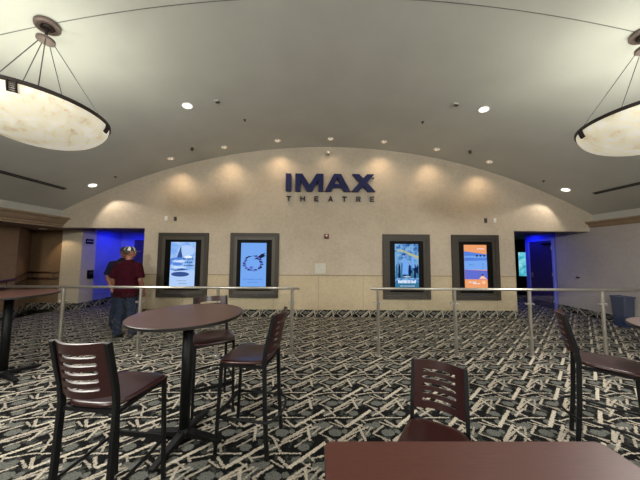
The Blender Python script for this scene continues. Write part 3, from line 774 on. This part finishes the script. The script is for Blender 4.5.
# ------------------------------------------------------------------ chairs and stools
def seat_furniture(name, sh, th, ring=True, label='', cat=''):
    """faces +Y, origin on the floor under the seat; sh seat height, th top of back"""
    e = empty(name); tag(e, label, cat)
    # seat: rounded trapezoid with a saddle dip
    bm = new(); nu, nv = 16, 16
    def outline(a):   # superellipse-ish seat outline
        ca, sa = math.cos(a), math.sin(a)
        p = 2/4.2
        x = math.copysign(abs(ca)**p, ca); y = math.copysign(abs(sa)**p, sa)
        w = .205 + .022*y
        return x*w, y*.21 + .005
    rings = []; K = 44
    for s, dz in ((.001, 0), (.3, 0), (.6, 0), (.85, 0), (.96, 0), (1.0, -.008), (1.0, -.020), (.96, -.028), (.6, -.030), (.001, -.030)):
        ring_ = []
        for k in range(K):
            x, y = outline(2*PI*k/K); x *= s; y *= s
            dip = -.014*(1-min(1, (x/.19)**2))*(1-min(1, ((y+.03)/.17)**2)) if dz > -.01 else 0
            front = -.012*max(0, (y-.10)/.11)**2
            ring_.append((x, y, sh+dz+dip+front))
        rings.append(ring_)
    loft(bm, rings); link_mesh('seat', bm, M['seat'], e, smooth=True)
    # back plate with five slots
    z0, z1 = sh+.055, th; H = z1-z0; Wd = .34; sl = .115; rs = .0105
    us = sorted(set([-Wd/2, Wd/2] + [-Wd/2+Wd*i/20 for i in range(21)] + [s*(sl-rs+rs*math.sin(PI/2*k/4)) for s in (-1, 1) for k in range(5)]))
    cz = [z0 + H*.17 + i*H*.152 for i in range(5)]
    def hw(u):
        d = abs(u)-(sl-rs)
        return rs if d <= 0 else (math.sqrt(max(0, rs*rs-d*d)) if d < rs else 0)
    def P(u, z):
        zz = z
        pass
        tt = (zz-sh)/(th-sh)
        y = -.20 - .072*tt - .058*(1-(2*u/Wd)**2) + .012
        return (u, y, zz)
    bm = new(); cols = []
    for u in us:
        h_ = hw(u); zs = [z0]
        for c_ in cz: zs += [c_-h_, c_+h_]
        zs.append(z1); cols.append([bm.verts.new(P(u, z)) for z in zs])
    for i in range(len(us)-1):
        for j in range(len(cols[0])-1):
            slot = j % 2 == 1
            if slot and (hw(us[i]) > 1e-6 or hw(us[i+1]) > 1e-6): continue
            q = [cols[i][j], cols[i+1][j], cols[i+1][j+1], cols[i][j+1]]
            if slot: continue
            bm.faces.new(q)
    bmesh.ops.remove_doubles(bm, verts=bm.verts, dist=1e-5)
    bp = link_mesh('backrest', bm, M['back'], e)
    sd = bp.modifiers.new('thick', 'SOLIDIFY'); sd.thickness = .014; sd.offset = 0
    # rear legs run up as back posts
    for s in (-1, 1):
        bm = new()
        tube(bm, [(s*.184, -.24, 0), (s*.182, -.213, sh*.5), (s*.180, -.20, sh), (s*.179, -.211, sh+.10), (s*.178, -.238, (sh+th)/2+.03), (s*.176, -.272, th)], [(.013, .016)]*6, square=True, hint=(1, 0, 0))
        link_mesh('rear_leg', bm, M['black_metal'], e, bevel=.003)
        bm = new(); tube(bm, [(s*.192, .205, 0), (s*.185, .175, sh-.03)], [(.0125, .0125)]*2, square=True, hint=(1, 0, 0))
        link_mesh('front_leg', bm, M['black_metal'], e, bevel=.003)
    bm = new()
    for s in (-1, 1): box(bm, s*.186-.011, s*.186+.011, -.195, .19, sh-.052, sh-.03)
    box(bm, -.186, .186, .168, .19, sh-.052, sh-.03); box(bm, -.186, .186, -.205, -.185, sh-.052, sh-.03)
    link_mesh('seat_frame', bm, M['black_metal'], e)
    if ring:
        z = .30
        pts = [(.20, .185, z), (.203, 0, z), (.205, -.20, z)] + [(.205*math.cos(R(a)), -.22-.10*math.sin(R(a)), z) for a in (10, 30, 50, 70, 90, 110, 130, 150, 170)] + [(-.205, -.20, z), (-.203, 0, z), (-.20, .185, z)]
        bm = new(); tube(bm, pts, .011, 8); link_mesh('foot_ring', bm, M['black_metal'], e, smooth=True)
        bm = new(); tube(bm, [(-.19, .20, .30), (.19, .20, .30)], [(.008, .016)]*2, square=True, hint=(0, 1, 0)); link_mesh('footrest', bm, M['black_metal'], e)
    else:
        for s in (-1, 1):
            bm = new(); tube(bm, [(s*.19, .19, .14), (s*.19, -.235, .14)], .009, 8); link_mesh('stretcher', bm, M['black_metal'], e)
    return e
stool = seat_furniture('bar_stool', .76, 1.14, True, 'dark wooden bar stool in the left foreground, its slatted back nearest the viewer', 'bar stool')
stool['group'] = 'slatted bar stools'
stool.location = (-1.665, 1.70, 0); stool.rotation_euler = (0, 0, R(-6))
for (x, y, rz, lb) in ((-.935, 2.26, 81, 'dark wooden bar stool facing left, at the right side of the nearest round high table'),
                       (-1.485, 2.73, 211, 'dark wooden bar stool partly hidden behind the nearest round high table'),
                       (2.165, 2.09, -131, 'dark wooden bar stool at the right edge, drawn up to the cut-off round table')):
    c_ = copy_tree(stool, None, (x, y, 0), R(rz)); c_['label'] = lb
ch = seat_furniture('dining_chair', .46, .84, False, 'low dark wooden chair with slatted back behind the rectangular table', 'chair')
ch.location = (.44, 1.62, 0); ch.rotation_euler = (0, 0, R(149))

# ------------------------------------------------------------------ tables
def round_table(loc, rz, label):
    e = empty('round_high_table', loc, rz); tag(e, label, 'table', 'round high tables')
    r = .475; z = 1.10
    bm = new(); lathe(bm, [(.001, -.004), (r-.006, -.004), (r-.006, 0), (.001, 0)], 64, (0, 0, z)); link_mesh('tabletop', bm, M['table_round'], e)
    bm = new(); lathe(bm, [(.001, -.028), (r-.010, -.028), (r, -.022), (r, -.003), (r-.005, -.0005), (r-.008, -.0035), (.001, -.0035)], 64, (0, 0, z)); link_mesh('table_edge', bm, M['edge'], e)
    bm = new(); tube(bm, [(0, 0, .05), (0, 0, z-.03)], .043, 24); link_mesh('column', bm, M['black_metal'], e, smooth=True)
    bm = new(); box(bm, -.15, .15, -.15, .15, z-.038, z-.028); link_mesh('top_bracket', bm, M['black_metal'], e)
    bm = new(); lathe(bm, [(.001, .03), (.06, .03), (.055, .07), (.042, .10), (.001, .10)], 24); link_mesh('base_hub', bm, M['black_metal'], e)
    for k in range(4):
        a = k*PI/2; d = Vector((math.cos(a), math.sin(a), 0)); 
        bm = new(); tube(bm, [d*.03+Vector((0, 0, .055)), d*.22+Vector((0, 0, .04)), d*.36+Vector((0, 0, .024))], [(.034, .024), (.030, .017), (.024, .010)], square=True, hint=d.cross(Vector((0, 0, 1))))
        ft = link_mesh('base_arm', bm, M['black_metal'], e, bevel=.005)
        bm = new(); lathe(bm, [(.001, 0), (.018, 0), (.018, .017), (.001, .017)], 14, tuple(d*.335)); link_mesh('glide', bm, M['edge'], ft)
    return e
tb = round_table((-1.52, 2.275, 0), R(-8), 'nearest round high table, between the foreground bar stools')
c_ = copy_tree(tb, None, (-4.50, 3.33, 0), R(-20)); c_['label'] = 'round high table at the far left edge, before the left balustrade'
c_ = copy_tree(tb, None, (2.675, 1.76, 0), R(20)); c_['label'] = 'round high table at the right edge, only the rim of its top in view'

e = empty('rectangular_table', (.382, .87, 0)); tag(e, 'large rectangular reddish brown table in the bottom foreground', 'table')
def rrect(w, d, r, n=6):
    out = []
    for cx, cy, a0 in ((w-r, d-r, 0), (-w+r, d-r, 90), (-w+r, -d+r, 180), (w-r, -d+r, 270)):
        for k in range(n+1): a = R(a0+90*k/n); out.append((cx+r*math.cos(a), cy+r*math.sin(a)))
    return out
tw, td = .675, .355
bm = new(); poly_extrude(bm, rrect(tw-.002, td-.002, .035), lambda u, v, w: (u, v, .741+w), .004); link_mesh('tabletop', bm, M['table'], e)
bm = new(); poly_extrude(bm, rrect(tw, td, .037), lambda u, v, w: (u, v, .715+w), .0275); link_mesh('table_edge', bm, M['edge'], e, bevel=.003)
for s in (-1, 1):
    bm = new(); tube(bm, [(s*.38, 0, .06), (s*.38, 0, .71)], .036, 20); col_ = link_mesh('column', bm, M['black_metal'], e, smooth=True)
    bm = new(); box(bm, s*.38-.035, s*.38+.035, -.28, .28, .015, .055); box(bm, s*.38-.03, s*.38+.03, -.27, -.22, 0, .015); box(bm, s*.38-.03, s*.38+.03, .22, .27, 0, .015); link_mesh('foot_bar', bm, M['black_metal'], e, bevel=.008)
    bm = new(); box(bm, s*.38-.12, s*.38+.12, -.2, .2, .705, .715); link_mesh('top_bracket', bm, M['black_metal'], e)

# ------------------------------------------------------------------ blue bin
e = empty('recycling_bin', (7.075, 5.85, 0), 0); tag(e, 'blue plastic bin standing against the grey right wall', 'bin')
bm = new(); pr_ = rrect(.115, .125, .03); pt = rrect(.135, .15, .035)
loft(bm, [[(x, y, 0) for x, y in pr_], [(x, y, .02) for x, y in pr_], [(x, y, .70) for x, y in pt], [(x*.95, y*.93, .70) for x, y in pt], [(x*.95, y*.93, .04) for x, y in pr_]])
link_mesh('bin_body', bm, M['bin'], e, smooth=False)
bm = new(); a_ = rrect(.148, .163, .04); b2 = rrect(.125, .14, .03)
loft(bm, [[(x, y, .685) for x, y in a_], [(x, y, .715) for x, y in a_], [(x, y, .72) for x, y in b2], [(x, y, .685) for x, y in b2]], closed=True)
link_mesh('bin_rim', bm, M['bin'], e)

# ------------------------------------------------------------------ people
def remesh_obj(name, bm, mat, parent, vox=.011, smooth_it=6):
    o = link_mesh(name, bm, mat, None)
    md = o.modifiers.new('r', 'REMESH'); md.mode = 'VOXEL'; md.voxel_size = vox
    sm = o.modifiers.new('s', 'SMOOTH'); sm.iterations = smooth_it; sm.factor = .5
    dg = bpy.context.evaluated_depsgraph_get(); ev = o.evaluated_get(dg)
    me = bpy.data.meshes.new_from_object(ev); o.modifiers.clear(); old = o.data; o.data = me
    if not me.materials: me.materials.append(mat)
    for p in me.polygons: p.use_smooth = True
    bpy.data.meshes.remove(old); o.parent = parent; return o

def ellipsoid(bm, c, r, rot=None):
    mt = Matrix.Translation(c) @ (rot.to_4x4() if rot else Matrix.Identity(4)) @ Matrix.Diagonal((r[0], r[1], r[2], 1))
    bmesh.ops.create_uvsphere(bm, u_segments=20, v_segments=14, radius=1, matrix=mt)

def vtube(bm, rows, seg=20):   # rows: (x, y, z, rx, ry) horizontal elliptical sections
    loft(bm, [[(x+rx*math.cos(2*PI*k/seg), y+ry*math.sin(2*PI*k/seg), z) for k in range(seg)] for x, y, z, rx, ry in rows])

def person(loc, rz, label, head_turn, bulk, arms, shirt, stance, cap, sc=1.0):
    """faces +Y. arms: per side (elbow, wrist, hand direction)"""
    e = empty('person', loc, rz); tag(e, label, 'person'); e.scale = (sc, sc, sc)
    b = bulk
    bm = new()
    # torso + neck
    vtube(bm, [(0, 0, .82, .13*b, .11*b), (0, 0, .92, .165*b, .125*b), (0, .01, 1.02, .16*b, .135*b), (0, .012, 1.15, .155*b, .13*b), (0, 0, 1.30, .18*b, .125*b), (0, -.005, 1.42, .185, .105), (0, -.005, 1.485, .12, .075), (0, .0, 1.52, .062, .062), (0, .01, 1.60, .058, .06)])
    # head
    th = Matrix.Rotation(head_turn, 3, 'Z')
    hc = Vector((0, .02, 1.685))
    ellipsoid(bm, hc, (.077, .098, .112), th)
    def hp(x, y, z): return hc + th @ Vector((x, y, z))
    ellipsoid(bm, hp(0, .035, -.055), (.055, .058, .055), th)             # jaw
    tube(bm, [hp(0, .085, .02), hp(0, .112, -.018), hp(0, .096, -.026)], [.009, .015, .010], 8)   # nose
    for s in (-1, 1): ellipsoid(bm, hp(s*.079, -.005, -.012), (.010, .020, .032), th)  # ears
    ellipsoid(bm, hp(0, .090, -.055), (.024, .010, .008), th)            # lips
    for s in (-1, 1): ellipsoid(bm, hp(s*.03, .085, .016), (.018, .010, .006), th)  # brows
    # legs
    for s in (-1, 1):
        kx, ax, ay = stance[s]
        vtube(bm, [(ax, ay-.01, .05, .042, .05), (ax, ay-.01, .12, .04, .045), (ax*.98+.0, ay-.015, .30, .056, .06), (kx, ay*.5, .48, .056, .06), (kx*.95, 0, .70, .078, .082), (s*.09, 0, .88, .098*b, .10*b)])
        tube(bm, [(ax, ay-.06, .04), (ax+s*.005, ay+.05, .035), (ax+s*.02, ay+.15, .025)], [(.035, .035), (.04, .03), (.03, .018)], 12)
        sh = Vector((s*.20, -.005, 1.425)); el, wr, hd = [Vector(v) for v in arms[s]]
        tube(bm, [Vector((s*.14, 0, 1.43)), sh, (sh+el)/2, el, (el*.6+wr*.4), wr], [.055, .062, .052, .042, .042, .028], 14)
        hd = hd.normalized(); side = hd.cross(Vector((0, 0, 1)) if abs(hd.z) < .8 else Vector((0, 1, 0))).normalized(); nrm = hd.cross(side)
        tube(bm, [wr, wr+hd*.045, wr+hd*.095], [(.024, .016), (.038, .015), (.038, .013)], 12, hint=side)
        for k, ln in enumerate((.066, .076, .070, .054)):
            o_ = side*(-.029+k*.0195); p0 = wr+hd*.085+o_
            tube(bm, [p0, p0+hd*ln*.5+nrm*.006, p0+hd*ln*.85+nrm*.022], [.0095, .009, .0075], 8)
        tube(bm, [wr+hd*.03-side*.03, wr+hd*.06-side*.055+nrm*.01, wr+hd*.09-side*.06+nrm*.02], [.012, .011, .009], 8)
    remesh_obj('body', bm, M['skin'], e, .0085, 4)
    # eyes
    for s in (-1, 1):
        bm = new(); ellipsoid(bm, hp(s*.03, .088, .0), (.012, .008, .008), th); ey = link_mesh('eye', bm, M['white'], e, smooth=True)
        bm = new(); ellipsoid(bm, hp(s*.03, .0955, .0), (.005, .002, .005), th); link_mesh('pupil', bm, M['black'], ey, smooth=True)
    # hair
    bm = new(); ellipsoid(bm, hp(0, -.015, .01), (.083, .094, .105), th)
    geom = [v for v in bm.verts if (th.inverted() @ (v.co-hc)).y > .035 or (v.co.z < hc.z-.055)]
    bmesh.ops.delete(bm, geom=geom, context='VERTS')
    hr = link_mesh('hair', bm, M['hair'], e, smooth=True); so = hr.modifiers.new('t', 'SOLIDIFY'); so.thickness = .008; so.offset = 1
    # trousers
    bm = new()
    for s in (-1, 1):
        kx, ax, ay = stance[s]
        vtube(bm, [(ax, ay-.005, .06, .072, .085), (ax, ay-.01, .14, .066, .078), (ax*.98, ay-.015, .30, .074, .08), (kx, ay*.5, .48, .078, .084), (kx*.95, 0, .70, .098, .105), (s*.088, 0, .86, .115*b, .125*b)])
    vtube(bm, [(0, 0, .80, .17*b, .13*b), (0, 0, .90, .185*b, .14*b), (0, 0, 1.0, .175*b, .148*b)])
    remesh_obj('trousers', bm, M['denim'], e, .012, 4)
    # shoes
    for s in (-1, 1):
        kx, ax, ay = stance[s]
        bm = new(); tube(bm, [(ax, ay-.085, .045), (ax, ay-.04, .05), (ax+s*.006, ay+.05, .045), (ax+s*.02, ay+.14, .035), (ax+s*.025, ay+.195, .028)], [(.03, .04), (.044, .05), (.048, .045), (.05, .035), (.03, .024)], 16, hint=(1, 0, 0))
        for v in bm.verts: v.co.z = max(v.co.z, 0)
        link_mesh('shoe', bm, M['shoe'], e, smooth=True)
    # shirt with short sleeves
    bm = new()
    vtube(bm, [(0, 0, .80, .215*b, .165*b), (0, 0, .92, .208*b, .168*b), (0, .012, 1.05, .196*b, .165*b), (0, .012, 1.18, .192*b, .155*b), (0, 0, 1.32, .205*b, .142*b), (0, -.005, 1.43, .20, .118), (0, -.005, 1.495, .135, .088), (0, 0, 1.535, .074, .072)], 28)
    for s in (-1, 1):
        sh = Vector((s*.20, -.005, 1.42)); el = Vector(arms[s][0])
        end = sh + (el-sh)*.86
        tube(bm, [Vector((s*.12, 0, 1.42)), sh, sh+(el-sh)*.4, end], [.07, .078, .082, .084], 18)
    remesh_obj('shirt', bm, shirt, e, .012, 5)
    bm = new(); tube(bm, [(.066*math.cos(2*PI*k/18), .066*math.sin(2*PI*k/18), 1.535+.008*math.sin(2*PI*k/18)) for k in range(18)], .011, 8, closed=True); link_mesh('collar', bm, shirt, e, smooth=True)
    # cap
    cr = hc + Vector((0, 0, .028)); 
    bm = new(); K = 24; rings = []
    for i in range(9):
        a = PI/2*i/8; rings.append([cr + th @ Vector((.089*math.cos(a)*math.cos(2*PI*k/K), .109*math.cos(a)*math.sin(2*PI*k/K)-.004, .098*math.sin(a)**.9)) for k in range(K)])
    vs = loft(bm, rings[:-1], cap=False); top = bm.verts.new(cr+Vector((0, 0, .098)))
    for k in range(K): bm.faces.new((vs[-1][k], vs[-1][(k+1) % K], top))
    cp = link_mesh('cap', bm, [M['cap_black'], M['cap_white']], e, smooth=True)
    so = cp.modifiers.new('t', 'SOLIDIFY'); so.thickness = .005
    if cap == 'striped':
        for p in cp.data.polygons:
            c0 = th.inverted() @ (p.center-cr); a = math.degrees(math.atan2(c0.y, c0.x)) % 360
            if int((a+7)//12) % 4 == 1: p.material_index = 1
    bm = new(); out = []
    for k in range(13):
        a = R(20+140*k/12); out.append(a)
    inner = [(.088*math.cos(a), .106*math.sin(a), .004) for a in out]; outer = [(.088*math.cos(a)*1.02, .106*math.sin(a)+.075*math.sin(a)**1.2, -.012*1+.016*(1-math.sin(a))) for a in out]
    q = inner+outer[::-1]
    lo_ = [bm.verts.new(cr + th @ Vector(p)) for p in q]; hi_ = [bm.verts.new(cr + th @ (Vector(p)+Vector((0, 0, .005)))) for p in q]
    n_ = len(q); h2 = n_//2
    for i in range(h2-1):
        bm.faces.new((lo_[i], lo_[i+1], lo_[n_-2-i], lo_[n_-1-i])); bm.faces.new((hi_[n_-1-i], hi_[n_-2-i], hi_[i+1], hi_[i]))
    for i in range(n_): j = (i+1) % n_; bm.faces.new((lo_[i], lo_[j], hi_[j], hi_[i]))
    link_mesh('cap_brim', bm, M['dark_plastic'] if cap == 'striped' else M['cap_black'], cp)
    return e
st = {-1: (-.10, -.13, -.02), 1: (.10, .14, .03)}
armsA = {-1: ((-.275, -.03, 1.13), (-.27, .09, .90), (.25, .45, -.85)), 1: ((.275, -.03, 1.13), (.27, .09, .90), (-.25, .45, -.85))}
person((-4.17, 4.93, 0), R(0), 'person in a maroon shirt, jeans and striped cap, standing with the back to the viewer', R(-62), 1.12, armsA, M['maroon'], st, 'striped', 1.0)
armsB = {-1: ((-.27, -.02, 1.13), (-.24, .14, .93), (.2, .5, -.8)), 1: ((.27, -.02, 1.13), (.24, .14, .93), (-.2, .5, -.8))}
person((-4.82, 5.62, 0), R(180+55), 'person in a dark shirt and dark cap, mostly hidden behind the person in maroon', R(-25), .95, armsB, M['navy'], st, 'plain', 1.01)
